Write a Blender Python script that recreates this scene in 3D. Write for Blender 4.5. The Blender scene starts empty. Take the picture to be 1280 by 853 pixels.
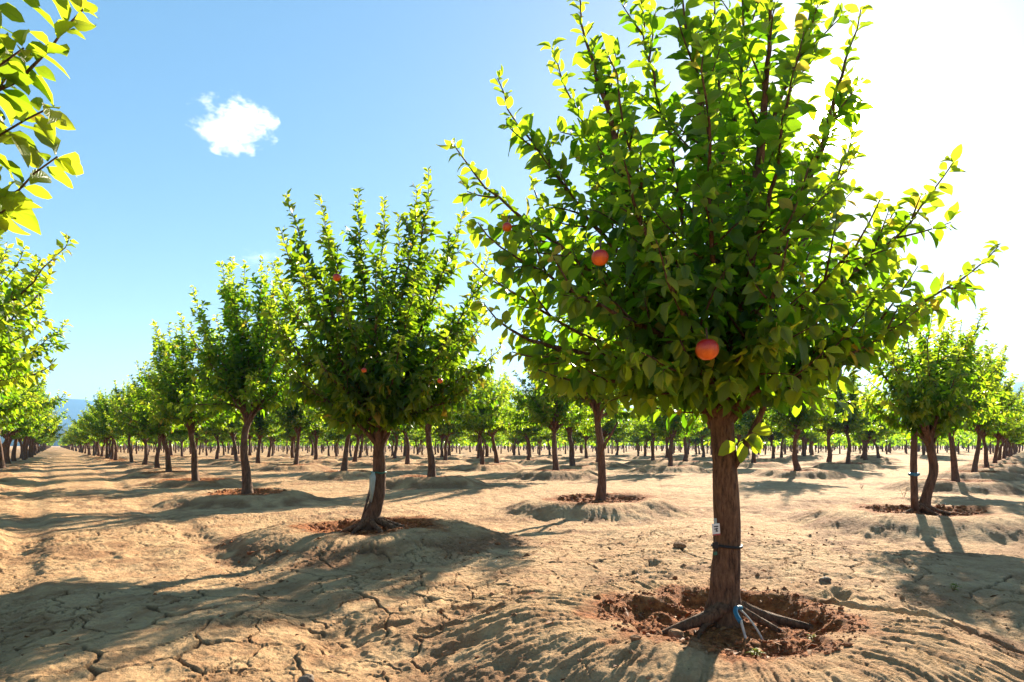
import bpy, bmesh, math, random
import numpy as np
from mathutils import Vector, Matrix

SC = bpy.context.scene
COL = SC.collection
R = math.radians
HZ, F = 557.0, 853.0          # horizon row and focal length measured on the 1280 px photograph
CAM_H = 1.0

def P(px, py, Z):             # a measured image point at depth Z, as a place in the orchard
    return np.array([(px-640.0)/F*Z, Z, CAM_H+(HZ-py)/F*Z])

def G(px, py):                # a measured point on the ground
    Z = F*CAM_H/(py-HZ)
    return ((px-640.0)/F*Z, Z)

# ------------------------------------------------------------------ noise
def _h(ix, iy, s):
    n = (ix.astype(np.int64)*374761393 + iy.astype(np.int64)*668265263 + s*1442695041) & 0xffffffff
    n = ((n ^ (n >> 13))*1274126177) & 0xffffffff
    n = (n ^ (n >> 16)) & 0xffffffff
    return n/4294967295.0

def vn(x, y, s=0):
    ix = np.floor(x); iy = np.floor(y); fx = x-ix; fy = y-iy
    fx = fx*fx*fx*(fx*(fx*6-15)+10); fy = fy*fy*fy*(fy*(fy*6-15)+10)
    a = _h(ix, iy, s); b = _h(ix+1, iy, s); c = _h(ix, iy+1, s); d = _h(ix+1, iy+1, s)
    return (a*(1-fx)+b*fx)*(1-fy)+(c*(1-fx)+d*fx)*fy

def fbm(x, y, s=0, o=4, g=.5):
    t = 0; a = 1; n = 0
    for i in range(o):
        t = t+a*vn(x*2**i+i*17.3, y*2**i-i*9.1, s+i); n += a; a *= g
    return t/n

def sst(e0, e1, x):
    t = np.clip((x-e0)/(e1-e0), 0, 1)
    return t*t*(3-2*t)

def voro_edge(x, y, s):
    """distance to the nearest border between jittered cells"""
    ix = np.floor(x); iy = np.floor(y)
    best = np.full(x.shape, 9.0); bx = np.zeros_like(x); by = np.zeros_like(x)
    for dx in (-1, 0, 1):
        for dy in (-1, 0, 1):
            cx = ix+dx; cy = iy+dy
            qx = cx+_h(cx, cy, s)*.9+.05; qy = cy+_h(cx, cy, s+7)*.9+.05
            d = (qx-x)**2+(qy-y)**2
            m = d < best
            best = np.where(m, d, best); bx = np.where(m, qx, bx); by = np.where(m, qy, by)
    e = np.full(x.shape, 9.0)
    for dx in (-2, -1, 0, 1, 2):
        for dy in (-2, -1, 0, 1, 2):
            cx = ix+dx; cy = iy+dy
            qx = cx+_h(cx, cy, s)*.9+.05; qy = cy+_h(cx, cy, s+7)*.9+.05
            vx = qx-bx; vy = qy-by
            L = np.sqrt(vx*vx+vy*vy)
            d = np.where(L > 1e-4, (((bx+qx)/2-x)*vx+((by+qy)/2-y)*vy)/np.maximum(L, 1e-4), 9.0)
            e = np.minimum(e, d)
    return e

# ------------------------------------------------------------------ mesh helpers
class MB:
    def __init__(s): s.v = []; s.f = []
    def tube(s, pts, rad, n=8, flare=None, cap=True, rough=0, rng=None):
        pts = [np.asarray(p, float) for p in pts]
        b = len(s.v); ref = None
        for i, p in enumerate(pts):
            t = pts[min(i+1, len(pts)-1)]-pts[max(i-1, 0)]
            t = t/(np.linalg.norm(t)+1e-9)
            if ref is None:
                ref = np.cross(t, [0.31, 0.95, 0.1]) if abs(t[1]) < .9 else np.cross(t, [1, 0, 0])
            ref = ref-t*np.dot(ref, t); ref = ref/(np.linalg.norm(ref)+1e-9)
            bi = np.cross(t, ref)
            r = rad[i] if hasattr(rad, '__len__') else rad
            for k in range(n):
                a = 2*math.pi*k/n
                rr = r
                if rough:
                    rr = r*(1+rough*(float(vn(np.array([k*1.7+3]), np.array([i*.55]), 5)[0])-.5)*2)
                if flare: rr *= flare(i, a)
                s.v.append(tuple(p+rr*(math.cos(a)*ref+math.sin(a)*bi)))
        for i in range(len(pts)-1):
            for k in range(n):
                k2 = (k+1) % n
                s.f.append((b+i*n+k, b+i*n+k2, b+(i+1)*n+k2, b+(i+1)*n+k))
        if cap:
            s.f.append(tuple(b+(len(pts)-1)*n+k for k in range(n)))
            s.f.append(tuple(b+k for k in reversed(range(n))))
    def box(s, c, size, rot=None):
        b = len(s.v)
        for dx in (-.5, .5):
            for dy in (-.5, .5):
                for dz in (-.5, .5):
                    q = Vector((dx*size[0], dy*size[1], dz*size[2]))
                    if rot: q = rot @ q
                    s.v.append(tuple(q+Vector(c)))
        for f in ((0, 1, 3, 2), (4, 6, 7, 5), (0, 4, 5, 1), (2, 3, 7, 6), (0, 2, 6, 4), (1, 5, 7, 3)):
            s.f.append(tuple(b+i for i in f))
    def build(s, name, mat, parent=None, smooth=True):
        me = bpy.data.meshes.new(name)
        me.from_pydata(s.v, [], s.f); me.update()
        if smooth: me.polygons.foreach_set('use_smooth', [True]*len(me.polygons))
        return link(name, me, mat, parent)

def link(name, me, mat, parent=None):
    me.materials.append(mat)
    o = bpy.data.objects.new(name, me); COL.objects.link(o)
    if parent: o.parent = parent
    return o

def np_mesh(name, v, quads, attrs=None):
    me = bpy.data.meshes.new(name)
    nv = len(v); nf = len(quads); k = quads.shape[1]
    me.vertices.add(nv); me.vertices.foreach_set('co', v.astype(np.float32).ravel())
    me.loops.add(nf*k); me.loops.foreach_set('vertex_index', quads.astype(np.int32).ravel())
    me.polygons.add(nf)
    me.polygons.foreach_set('loop_start', (np.arange(nf)*k).astype(np.int32))
    me.polygons.foreach_set('use_smooth', np.ones(nf, bool))
    me.update(calc_edges=True)
    for nm, arr in (attrs or {}).items():
        a = me.attributes.new(nm, 'FLOAT_COLOR', 'POINT')
        a.data.foreach_set('color', arr.astype(np.float32).ravel())
    me.validate()
    return me

def tag(o, label=None, cat=None, group=None, kind=None):
    if label: o['label'] = label
    if cat: o['category'] = cat
    if group: o['group'] = group
    if kind: o['kind'] = kind
    return o

def empty(name, loc, rz=0):
    o = bpy.data.objects.new(name, None); COL.objects.link(o)
    o.location = loc; o.rotation_euler = (0, 0, rz); o.empty_display_size = .2
    return o

# ------------------------------------------------------------------ materials
def new_mat(name):
    m = bpy.data.materials.new(name); m.use_nodes = True
    nt = m.node_tree; nt.nodes.clear()
    out = nt.nodes.new('ShaderNodeOutputMaterial')
    return m, nt, out

def N(nt, t, **kw):
    n = nt.nodes.new(t)
    for k, v in kw.items():
        if k.startswith('i_'):
            key = k[2:]
            key = int(key) if key.isdigit() else key.replace('_', ' ')
            n.inputs[key].default_value = v
        else: setattr(n, k, v)
    return n

def mixc(nt, fac, a, b, blend='MIX'):
    n = nt.nodes.new('ShaderNodeMix'); n.data_type = 'RGBA'; n.blend_type = blend
    for sock, val in ((n.inputs[0], fac), (n.inputs[6], a), (n.inputs[7], b)):
        if isinstance(val, bpy.types.NodeSocket): nt.links.new(val, sock)
        elif isinstance(val, (tuple, list)): sock.default_value = (*val[:3], 1)
        else: sock.default_value = val
    return n.outputs[2]

def mth(nt, op, a, b=0.0, c=None, clamp=False):
    n = nt.nodes.new('ShaderNodeMath'); n.operation = op; n.use_clamp = clamp
    for sock, val in zip(n.inputs, (a, b) if c is None else (a, b, c)):
        if isinstance(val, bpy.types.NodeSocket): nt.links.new(val, sock)
        else: sock.default_value = val
    return n.outputs[0]

def ramp(nt, fac, lo, hi):
    n = nt.nodes.new('ShaderNodeMapRange'); n.clamp = True
    nt.links.new(fac, n.inputs[0]); n.inputs[1].default_value = lo; n.inputs[2].default_value = hi
    return n.outputs[0]

def leaf_material(name, veins):
    m, nt, out = new_mat(name)
    L = nt.links
    at = N(nt, 'ShaderNodeAttribute', attribute_name='leaf')
    sep = N(nt, 'ShaderNodeSeparateColor'); L.new(at.outputs['Color'], sep.inputs[0])
    rnd, young, u = sep.outputs[0], sep.outputs[1], sep.outputs[2]
    t = at.outputs['Alpha']
    oi = N(nt, 'ShaderNodeObjectInfo')
    dif = mixc(nt, rnd, (.015, .064, .012), (.042, .110, .016))
    dif = mixc(nt, young, dif, (.150, .185, .020))
    trn = mixc(nt, mth(nt, 'POWER', rnd, 1.5), (.110, .300, .004), (.400, .640, .010))
    trn = mixc(nt, young, trn, (.68, .75, .03))
    # an old leaf here and there has turned yellow
    old = ramp(nt, rnd, .975, .985)
    dif = mixc(nt, old, dif, (.32, .24, .03)); trn = mixc(nt, old, trn, (.60, .46, .04))
    # every tree has its own slightly different green
    ov = mth(nt, 'MULTIPLY_ADD', oi.outputs['Random'], .35, .82)
    hs = N(nt, 'ShaderNodeHueSaturation', i_Saturation=1.0); L.new(dif, hs.inputs['Color']); L.new(ov, hs.inputs['Value'])
    dif = hs.outputs[0]
    hs2 = N(nt, 'ShaderNodeHueSaturation', i_Saturation=1.0); L.new(trn, hs2.inputs['Color']); L.new(ov, hs2.inputs['Value'])
    trn = hs2.outputs[0]
    bs = N(nt, 'ShaderNodeBsdfPrincipled', i_Roughness=.40)
    bs.inputs['Specular IOR Level'].default_value = .42
    if veins:
        uc = mth(nt, 'MULTIPLY_ADD', u, 2.0, -1.0)
        au = mth(nt, 'ABSOLUTE', uc, 0)
        mid = mth(nt, 'SUBTRACT', 1.0, ramp(nt, au, .03, .12))
        w = mth(nt, 'MULTIPLY_ADD', t, 46.0, mth(nt, 'MULTIPLY', au, -17.0))
        sv = ramp(nt, mth(nt, 'SINE', w, 0), .62, .98)
        vein = mth(nt, 'MAXIMUM', mid, mth(nt, 'MULTIPLY', sv, .55))
        dif = mixc(nt, mth(nt, 'MULTIPLY', vein, .45), dif, (.17, .24, .06))
        trn = mixc(nt, mth(nt, 'MULTIPLY', vein, .35), trn, (.16, .26, .02))
        tc = N(nt, 'ShaderNodeTexCoord'); nz = N(nt, 'ShaderNodeTexNoise', i_Scale=42.0, i_Detail=3.0)
        L.new(tc.outputs['Object'], nz.inputs['Vector'])
        dif = mixc(nt, mth(nt, 'MULTIPLY', nz.outputs[0], .35), dif, (.03, .06, .015))
        bp = N(nt, 'ShaderNodeBump', i_Strength=.5, i_Distance=.004)
        L.new(mth(nt, 'SUBTRACT', nz.outputs[0], vein), bp.inputs['Height']); L.new(bp.outputs[0], bs.inputs['Normal'])
    L.new(dif, bs.inputs['Base Color'])
    tr = N(nt, 'ShaderNodeBsdfTranslucent'); L.new(trn, tr.inputs[0])
    mx = N(nt, 'ShaderNodeMixShader', i_0=.58)
    L.new(bs.outputs[0], mx.inputs[1]); L.new(tr.outputs[0], mx.inputs[2]); L.new(mx.outputs[0], out.inputs[0])
    return m

def bark_material(name, c1, c2, c3, sc=1.0):
    m, nt, out = new_mat(name); L = nt.links
    tc = N(nt, 'ShaderNodeTexCoord')
    mp = N(nt, 'ShaderNodeMapping'); mp.inputs['Scale'].default_value = (46*sc, 46*sc, 11*sc); L.new(tc.outputs['Object'], mp.inputs[0])
    n1 = N(nt, 'ShaderNodeTexNoise', i_Scale=1.0, i_Detail=8.0, i_Roughness=.72); L.new(mp.outputs[0], n1.inputs['Vector'])
    mp2 = N(nt, 'ShaderNodeMapping'); mp2.inputs['Scale'].default_value = (9*sc, 9*sc, 26*sc); L.new(tc.outputs['Object'], mp2.inputs[0])
    n2 = N(nt, 'ShaderNodeTexNoise', i_Scale=1.0, i_Detail=4.0); L.new(mp2.outputs[0], n2.inputs['Vector'])
    c = mixc(nt, ramp(nt, n1.outputs[0], .35, .65), c1, c2)
    c = mixc(nt, ramp(nt, n2.outputs[0], .55, .75), c, c3)
    bs = N(nt, 'ShaderNodeBsdfPrincipled', i_Roughness=.85); L.new(c, bs.inputs[0])
    bs.inputs['Specular IOR Level'].default_value = .25
    bp = N(nt, 'ShaderNodeBump', i_Strength=1.0, i_Distance=.030)
    L.new(mth(nt, 'MULTIPLY_ADD', n2.outputs[0], .35, n1.outputs[0]), bp.inputs['Height']); L.new(bp.outputs[0], bs.inputs['Normal'])
    L.new(bs.outputs[0], out.inputs[0])
    return m

def soil_material():
    m, nt, out = new_mat('dry_soil'); L = nt.links
    at = N(nt, 'ShaderNodeAttribute', attribute_name='soil')
    sep = N(nt, 'ShaderNodeSeparateColor'); L.new(at.outputs['Color'], sep.inputs[0])
    red, loose, crack = sep.outputs
    tc = N(nt, 'ShaderNodeTexCoord')
    def nz(s, d=5.0, r=.6):
        n = N(nt, 'ShaderNodeTexNoise', i_Scale=s, i_Detail=d, i_Roughness=r); L.new(tc.outputs['Object'], n.inputs['Vector']); return n.outputs[0]
    big, mid, fine, grit = nz(.55), nz(3.7), nz(24.0, 6.0, .7), nz(150.0, 3.0)
    c = mixc(nt, ramp(nt, big, .3, .7), (.510, .302, .145), (.630, .412, .220))
    c = mixc(nt, ramp(nt, mid, .44, .72), c, (.360, .175, .080))
    c = mixc(nt, mth(nt, 'MULTIPLY', ramp(nt, fine, .5, .72), .45), c, (.250, .150, .085))
    c = mixc(nt, mth(nt, 'MULTIPLY', ramp(nt, grit, .60, .72), .5), c, (.55, .42, .28))
    lo = mixc(nt, ramp(nt, fine, .35, .65), (.190, .085, .040), (.340, .185, .095))
    c = mixc(nt, loose, c, lo)
    rc = mixc(nt, ramp(nt, fine, .38, .62), (.150, .050, .018), (.450, .165, .055))
    c = mixc(nt, red, c, rc)
    c = mixc(nt, mth(nt, 'MULTIPLY', crack, .85), c, (.11, .058, .030))  # damper deep soil, plus the shade inside the cracks put into the colour
    bs = N(nt, 'ShaderNodeBsdfPrincipled', i_Roughness=.95); L.new(c, bs.inputs[0])
    bs.inputs['Specular IOR Level'].default_value = .12
    b0 = N(nt, 'ShaderNodeBump', i_Strength=.9, i_Distance=.09); L.new(nz(7.0, 4.0), b0.inputs['Height'])
    b1 = N(nt, 'ShaderNodeBump', i_Strength=1.0, i_Distance=.04); L.new(fine, b1.inputs['Height']); L.new(b0.outputs[0], b1.inputs['Normal'])
    b2 = N(nt, 'ShaderNodeBump', i_Strength=.8, i_Distance=.006); L.new(grit, b2.inputs['Height']); L.new(b1.outputs[0], b2.inputs['Normal'])
    L.new(b2.outputs[0], bs.inputs['Normal'])
    L.new(bs.outputs[0], out.inputs[0])
    return m

def plain(name, col, rough=.6, spec=.3, var=None, scale=20., bump=0.0, bscale=60., transl=0):
    m, nt, out = new_mat(name); L = nt.links
    bs = N(nt, 'ShaderNodeBsdfPrincipled', i_Roughness=rough); bs.inputs['Specular IOR Level'].default_value = spec
    tc = N(nt, 'ShaderNodeTexCoord')
    n1 = N(nt, 'ShaderNodeTexNoise', i_Scale=scale, i_Detail=4.0); L.new(tc.outputs['Object'], n1.inputs['Vector'])
    c = mixc(nt, ramp(nt, n1.outputs[0], .35, .65), col, var or tuple(x*.75 for x in col))
    L.new(c, bs.inputs[0])
    if bump:
        n2 = N(nt, 'ShaderNodeTexNoise', i_Scale=bscale, i_Detail=4.0); L.new(tc.outputs['Object'], n2.inputs['Vector'])
        b = N(nt, 'ShaderNodeBump', i_Strength=.8, i_Distance=bump); L.new(n2.outputs[0], b.inputs['Height']); L.new(b.outputs[0], bs.inputs['Normal'])
    if transl:
        tr = N(nt, 'ShaderNodeBsdfTranslucent'); L.new(c, tr.inputs[0])
        mx = N(nt, 'ShaderNodeMixShader', i_0=transl); L.new(bs.outputs[0], mx.inputs[1]); L.new(tr.outputs[0], mx.inputs[2])
        L.new(mx.outputs[0], out.inputs[0])
    else: L.new(bs.outputs[0], out.inputs[0])
    return m

def fruit_material():
    m, nt, out = new_mat('ripe_peach_skin'); L = nt.links
    tc = N(nt, 'ShaderNodeTexCoord'); sx = N(nt, 'ShaderNodeSeparateXYZ'); L.new(tc.outputs['Generated'], sx.inputs[0])
    n1 = N(nt, 'ShaderNodeTexNoise', i_Scale=2.6, i_Detail=5.0); L.new(tc.outputs['Generated'], n1.inputs['Vector'])
    mp = N(nt, 'ShaderNodeMapping'); mp.inputs['Scale'].default_value = (30, 30, 5); L.new(tc.outputs['Generated'], mp.inputs[0])
    n2 = N(nt, 'ShaderNodeTexNoise', i_Scale=1.0, i_Detail=3.0); L.new(mp.outputs[0], n2.inputs['Vector'])
    f = mth(nt, 'ADD', mth(nt, 'MULTIPLY', sx.outputs[2], .75), mth(nt, 'MULTIPLY', n1.outputs[0], .6))
    f = mth(nt, 'ADD', f, mth(nt, 'MULTIPLY_ADD', n2.outputs[0], .3, -.15))
    c = mixc(nt, ramp(nt, f, .45, .85), (.72, .135, .008), (.40, .010, .006))
    bs = N(nt, 'ShaderNodeBsdfPrincipled', i_Roughness=.34); L.new(c, bs.inputs[0])
    bs.inputs['Subsurface Weight'].default_value = .12; bs.inputs['Subsurface Radius'].default_value = (.02, .008, .004)
    L.new(bs.outputs[0], out.inputs[0])
    return m

LEAF = leaf_material('leaf_near', True)
LEAF_F = leaf_material('leaf_plain', False)
BARK = bark_material('brown_bark', (.040, .020, .012), (.270, .140, .074), (.145, .072, .040))
BARK_F = bark_material('dark_bark', (.055, .028, .017), (.190, .102, .060), (.105, .056, .034), .6)
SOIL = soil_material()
FRUIT = fruit_material()

# ------------------------------------------------------------------ leaves and trees
T_HI = (np.array([0, .12, .36, .62, .84, 1.0]), np.array([.05, .42, .96, .94, .55, .03]))
T_LO = (np.array([0, .45, 1.0]), np.array([.10, 1.0, .06]))

def nrm(a): return a/(np.linalg.norm(a, axis=-1, keepdims=True)+1e-9)

def leaf_mesh(name, LV, hi, rng):
    base, d, up, ln, wd, young = LV
    n = len(base); ts, ws = T_HI if hi else T_LO
    d = nrm(d); side = nrm(np.cross(d, up)); nr = nrm(np.cross(side, d))
    fold = rng.uniform(.15, .85, n); droop = rng.uniform(.0, .50, n); twist = rng.normal(0, .35, n)
    k = len(ts)
    u = np.array([-1., 0, 1.])
    T = np.repeat(ts, 3)[None, :]; U = np.tile(u, k)[None, :]; W = np.repeat(ws, 3)[None, :]
    hw = U*W*wd[:, None]*.5
    wav = rng.normal(0, .07, (n, k*3))*np.abs(U)*wd[:, None]
    hn = np.abs(hw)*fold[:, None]-droop[:, None]*T**2*ln[:, None]+hw*twist[:, None]*T+wav
    v = base[:, None, :]+d[:, None, :]*(T*ln[:, None])[..., None]+side[:, None, :]*hw[..., None]+nr[:, None, :]*hn[..., None]
    q = []
    for i in range(k-1):
        for j in range(2):
            a = i*3+j; q.append((a, a+1, a+4, a+3))
    q = np.array(q)
    quads = (np.arange(n)[:, None, None]*(k*3)+q[None]).reshape(-1, 4)
    at = np.zeros((n, k*3, 4))
    at[..., 0] = rng.random(n)[:, None]; at[..., 1] = young[:, None]; at[..., 2] = (U+1)/2; at[..., 3] = T
    return np_mesh(name, v.reshape(-1, 3), quads, {'leaf': at.reshape(-1, 4)})

def bez(p0, p1, p2, p3, n):
    t = np.linspace(0, 1, n)[:, None]
    return (1-t)**3*p0+3*(1-t)**2*t*p1+3*(1-t)*t*t*p2+t**3*p3

def grow(rng, mb, trunk, tips, leaf, nlat=9, lat=.5, space=.024, top=3.6, low=1.3, r0=.034, sides=7, twig_sides=4, tub=14, trunk_r=(.11, .075), sparse=0.0, forks=None, floor=None):
    """trunk: a line of points; tips: ends of the main limbs. Adds the wood to mb and returns the leaves."""
    trunk = np.asarray(trunk); nt_ = len(trunk)
    rr = np.linspace(trunk_r[0], trunk_r[1], nt_)
    rr[0] *= 1.45
    if nt_ > 3: rr[1] *= 1.12
    dense = [trunk[0]]; dr = [rr[0]]
    for i in range(nt_-1):
        for s in np.linspace(0, 1, 7)[1:]:
            # smooth in-between points
            p0 = trunk[max(i-1, 0)]; p1 = trunk[i]; p2 = trunk[i+1]; p3 = trunk[min(i+2, nt_-1)]
            dense.append(.5*((2*p1)+(-p0+p2)*s+(2*p0-5*p1+4*p2-p3)*s*s+(-p0+3*p1-3*p2+p3)*s**3)); dr.append(rr[i]*(1-s)+rr[i+1]*s)
    mb.tube(dense, dr, tub, flare=lambda i, a: 1+(.16*math.sin(3*a+1)+.1*math.sin(5*a))*max(0, 1-i/7), rough=.07)
    fork = trunk[-1]; ax = trunk[-1]-trunk[-2]; ax = ax/np.linalg.norm(ax)
    B, D, U, LN, WD, Y = [], [], [], [], [], []
    up = np.array([0, 0, 1.])
    def add_leaf(p, t, phi, h, yg, sc=1.0):
        if floor and p[2] < floor(p): return
        a = np.cross(t, up); a = a/(np.linalg.norm(a)+1e-6) if np.linalg.norm(a) > .05 else np.array([1., 0, 0])
        b = np.cross(a, t)
        rad = math.cos(phi)*a+math.sin(phi)*b
        hh = min(1, max(0, (h-low)/(top-low)))
        drp = (-.75*(1-hh)**1.4+.18*hh)+rng.normal(0, .22)
        d = t*rng.uniform(.25, .65)+rad*rng.uniform(.7, 1.0)+up*drp+rng.normal(0, .12, 3)
        n = up*.9-t*.1+rng.normal(0, .45, 3)+rad*.15
        l = leaf*sc*rng.choice([.6, .8, 1.0, 1.0, 1.2])*rng.uniform(.8, 1.15)
        B.append(p+rad*.006); D.append(d); U.append(n); LN.append(l); WD.append(l*rng.uniform(.5, .66)); Y.append(yg)
    def clothe(pts, start, sp, yscale, phi0, shoot):
        seg = np.linalg.norm(np.diff(pts, axis=0), axis=1); cum = np.concatenate([[0], np.cumsum(seg)]); L = cum[-1]
        s = L*start; phi = phi0
        while s < L:
            i = min(np.searchsorted(cum, s, side='right')-1, len(seg)-1)
            f = (s-cum[i])/max(seg[i], 1e-6)
            p = pts[i]*(1-f)+pts[i+1]*f; t = (pts[i+1]-pts[i])/max(seg[i], 1e-6)
            e = s/L
            y = yscale*max(0, (e-.45)/.55)**1.3*rng.uniform(.3, 1.0)
            sc = 1.0 if not shoot else 1.0-.30*max(0, (e-.75)/.25)
            if rng.random() > sparse: add_leaf(p, t, phi, p[2], y, sc)
            phi += 2.4+rng.normal(0, .25); s += sp*rng.uniform(.7, 1.3)
        t = (pts[-1]-pts[-2]); t = t/(np.linalg.norm(t)+1e-9)
        for _ in range(3): add_leaf(pts[-1], t*1.6, rng.uniform(0, 6.28), pts[-1][2], yscale*rng.uniform(.5, 1), .75)
    for ti, tip in enumerate(tips):
        tip = np.asarray(tip, float)
        if forks is not None:
            p0 = forks[ti]
        else:
            p0 = fork-ax*rng.uniform(0, .22)+rng.normal(0, .012, 3)
        v = tip-p0; dist = np.linalg.norm(v); hor = np.array([v[0], v[1], 0]); hl = np.linalg.norm(hor)+1e-6
        out = hor/hl
        p1 = p0+out*hl*.27+up*(max(v[2]*.36, .30*dist))
        td = v/dist*.85+up*.42 if v[2] > .5 else v/dist+up*.12
        td = td/np.linalg.norm(td)
        p2 = tip-td*dist*.33
        n = max(8, int(dist/.09))
        pts = bez(p0, p1, p2, tip, n)
        w = np.cumsum(rng.normal(0, .010, (n, 3)), axis=0); w -= np.linspace(0, 1, n)[:, None]*w[-1]
        pts = pts+w
        thick = r0*(rng.uniform(.85, 1.1) if ti % 5 == 0 else rng.uniform(.38, .62))*min(1.15, .55+dist*.25)
        rad = thick*(1-np.linspace(0, 1, n))**1.1+.0030
        mb.tube(pts, rad, sides, rough=.06)
        clothe(pts, rng.uniform(.22, .32), space*.80, 1.0, rng.uniform(0, 6), True)
        nl = max(3, int(nlat*dist/1.8+rng.random()))
        for li in range(nl):
            uu = .18+.66*(li+rng.random())/nl
            i = int(uu*(n-1)); i = min(max(i, 1), n-2)
            t = pts[i+1]-pts[i-1]; t = t/np.linalg.norm(t)
            rd = rng.normal(0, 1, 3); rd = rd-t*np.dot(rd, t); rd = rd/np.linalg.norm(rd)
            oc = pts[i]-trunk[-1]; oc[2] = 0; on = np.linalg.norm(oc)
            rd = rd+(oc/on*.5 if on > .15 else 0)
            d = t*rng.uniform(.5, 1.1)+rd*rng.uniform(.7, 1.1)+up*.22
            d = d/np.linalg.norm(d)
            ll = lat*rng.uniform(.45, 1.1)*(1.25-1.0*uu)
            q0 = pts[i]; m_ = 6
            lp = bez(q0, q0+d*ll*.35, q0+d*ll*.7+up*ll*.05, q0+d*ll+up*ll*rng.uniform(-.08, .22), m_)
            if lp[-1][2] < low-.12: lp[:, 2] += np.linspace(0, low-.12-lp[-1][2], m_)
            mb.tube(lp, np.linspace(.0065, .0022, m_), twig_sides)
            clothe(lp, .12, space, .55, rng.uniform(0, 6), True)
    return [np.array(x) for x in (B, D, U, LN, WD, Y)]

SUN = np.array([.481, 1.0, .477]); SUN = SUN/np.linalg.norm(SUN)

# ------------------------------------------------------------------ where the trees stand
ROW = np.array([-572/F, 1.0])
MAIN = G(905, 785); SECOND = (-1.62, 7.9); RIGHT = G(1150, 648); MID = G(750, 630)
sites = []      # (x, y, kind, mound)
row_right_of_lane, row_left_of_lane, interior, right_row = [], [], [], []
for p in ((310, 622), (245, 605), (211, 595.5), (197, 590.5), (180, 585.5), (165, 581.5)):
    row_right_of_lane.append(G(*p))
z = row_right_of_lane[-1][1]+3.6
jr = random.Random(4)
while z < 165:
    row_right_of_lane.append((3.68+ROW[0]*z+jr.uniform(-.15, .15), z+jr.uniform(-.3, .3))); z += 3.5 if z < 95 else 5.2
z = 11.7
while z < 165:
    row_left_of_lane.append((-2.12+ROW[0]*z+jr.uniform(-.15, .15), z+jr.uniform(-.3, .3))); z += 3.6 if z < 95 else 5.2
for p in ((1195, 612), (1217, 597.5), (1234, 591)): right_row.append(G(*p))
z = right_row[-1][1]+4.7
while z < 110:
    right_row.append((5.55+.757*(z-9.37)+jr.uniform(-.12, .12), z+jr.uniform(-.25, .25))); z += 4.7
named_in = [(540, 607, 'behind the second tree'), (695, 598, ''), (998, 596, ''), (430, 597, ''), (602, 588, ''), (838, 590, ''), (370, 588, ''), (1060, 586, ''), (856, 583, ''), (942, 584, '')]
named_xy = [G(a, b) for a, b, _ in named_in]
taken = named_xy+[MID, RIGHT]+right_row
for k in range(1, 16):
    c = 3.68+5.65*k; z = (jr.random()-.5)*2+ {1: 31.6, 2: 25.0}.get(k, 4.6)
    while z < 72:
        x = c+ROW[0]*z+jr.uniform(-.3, .3)
        if x < 5.55+.757*(z-9.37)-3.4 and z > 22 and all((x-a)**2+(z-b)**2 > 3.4**2 for a, b in taken) and x/z < .78:
            interior.append((x, z+jr.uniform(-.4, .4)))
        z += 4.6
NEAR_LEFT = (-3.75, 2.35); NEXT_LEFT = (-6.85, 7.1)

mounds = [(MAIN, 1.55, .17, .57, .09), (SECOND, 1.70, .18, .66, .10), (RIGHT, 1.75, .22, .70, .08), (MID, 1.65, .22, .74, .08),
          (row_right_of_lane[0], 1.6, .17, .66, .08), (NEAR_LEFT, 1.5, .12, .6, .08), (NEXT_LEFT, 1.5, .12, .6, .08)]
for q in row_right_of_lane[1:14]: mounds.append((q, 1.35, .14, .66, .07))
for q in row_left_of_lane[:12]: mounds.append((q, 1.2, .10, .5, .06))
for q in right_row[:8]: mounds.append((q, 1.5, .21, .66, .08))
for q in named_xy: mounds.append((q, 1.55, .22, .64, .07))
for q in interior:
    if q[1] < 60: mounds.append((q, 1.5, .19, .58, .06))

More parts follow.
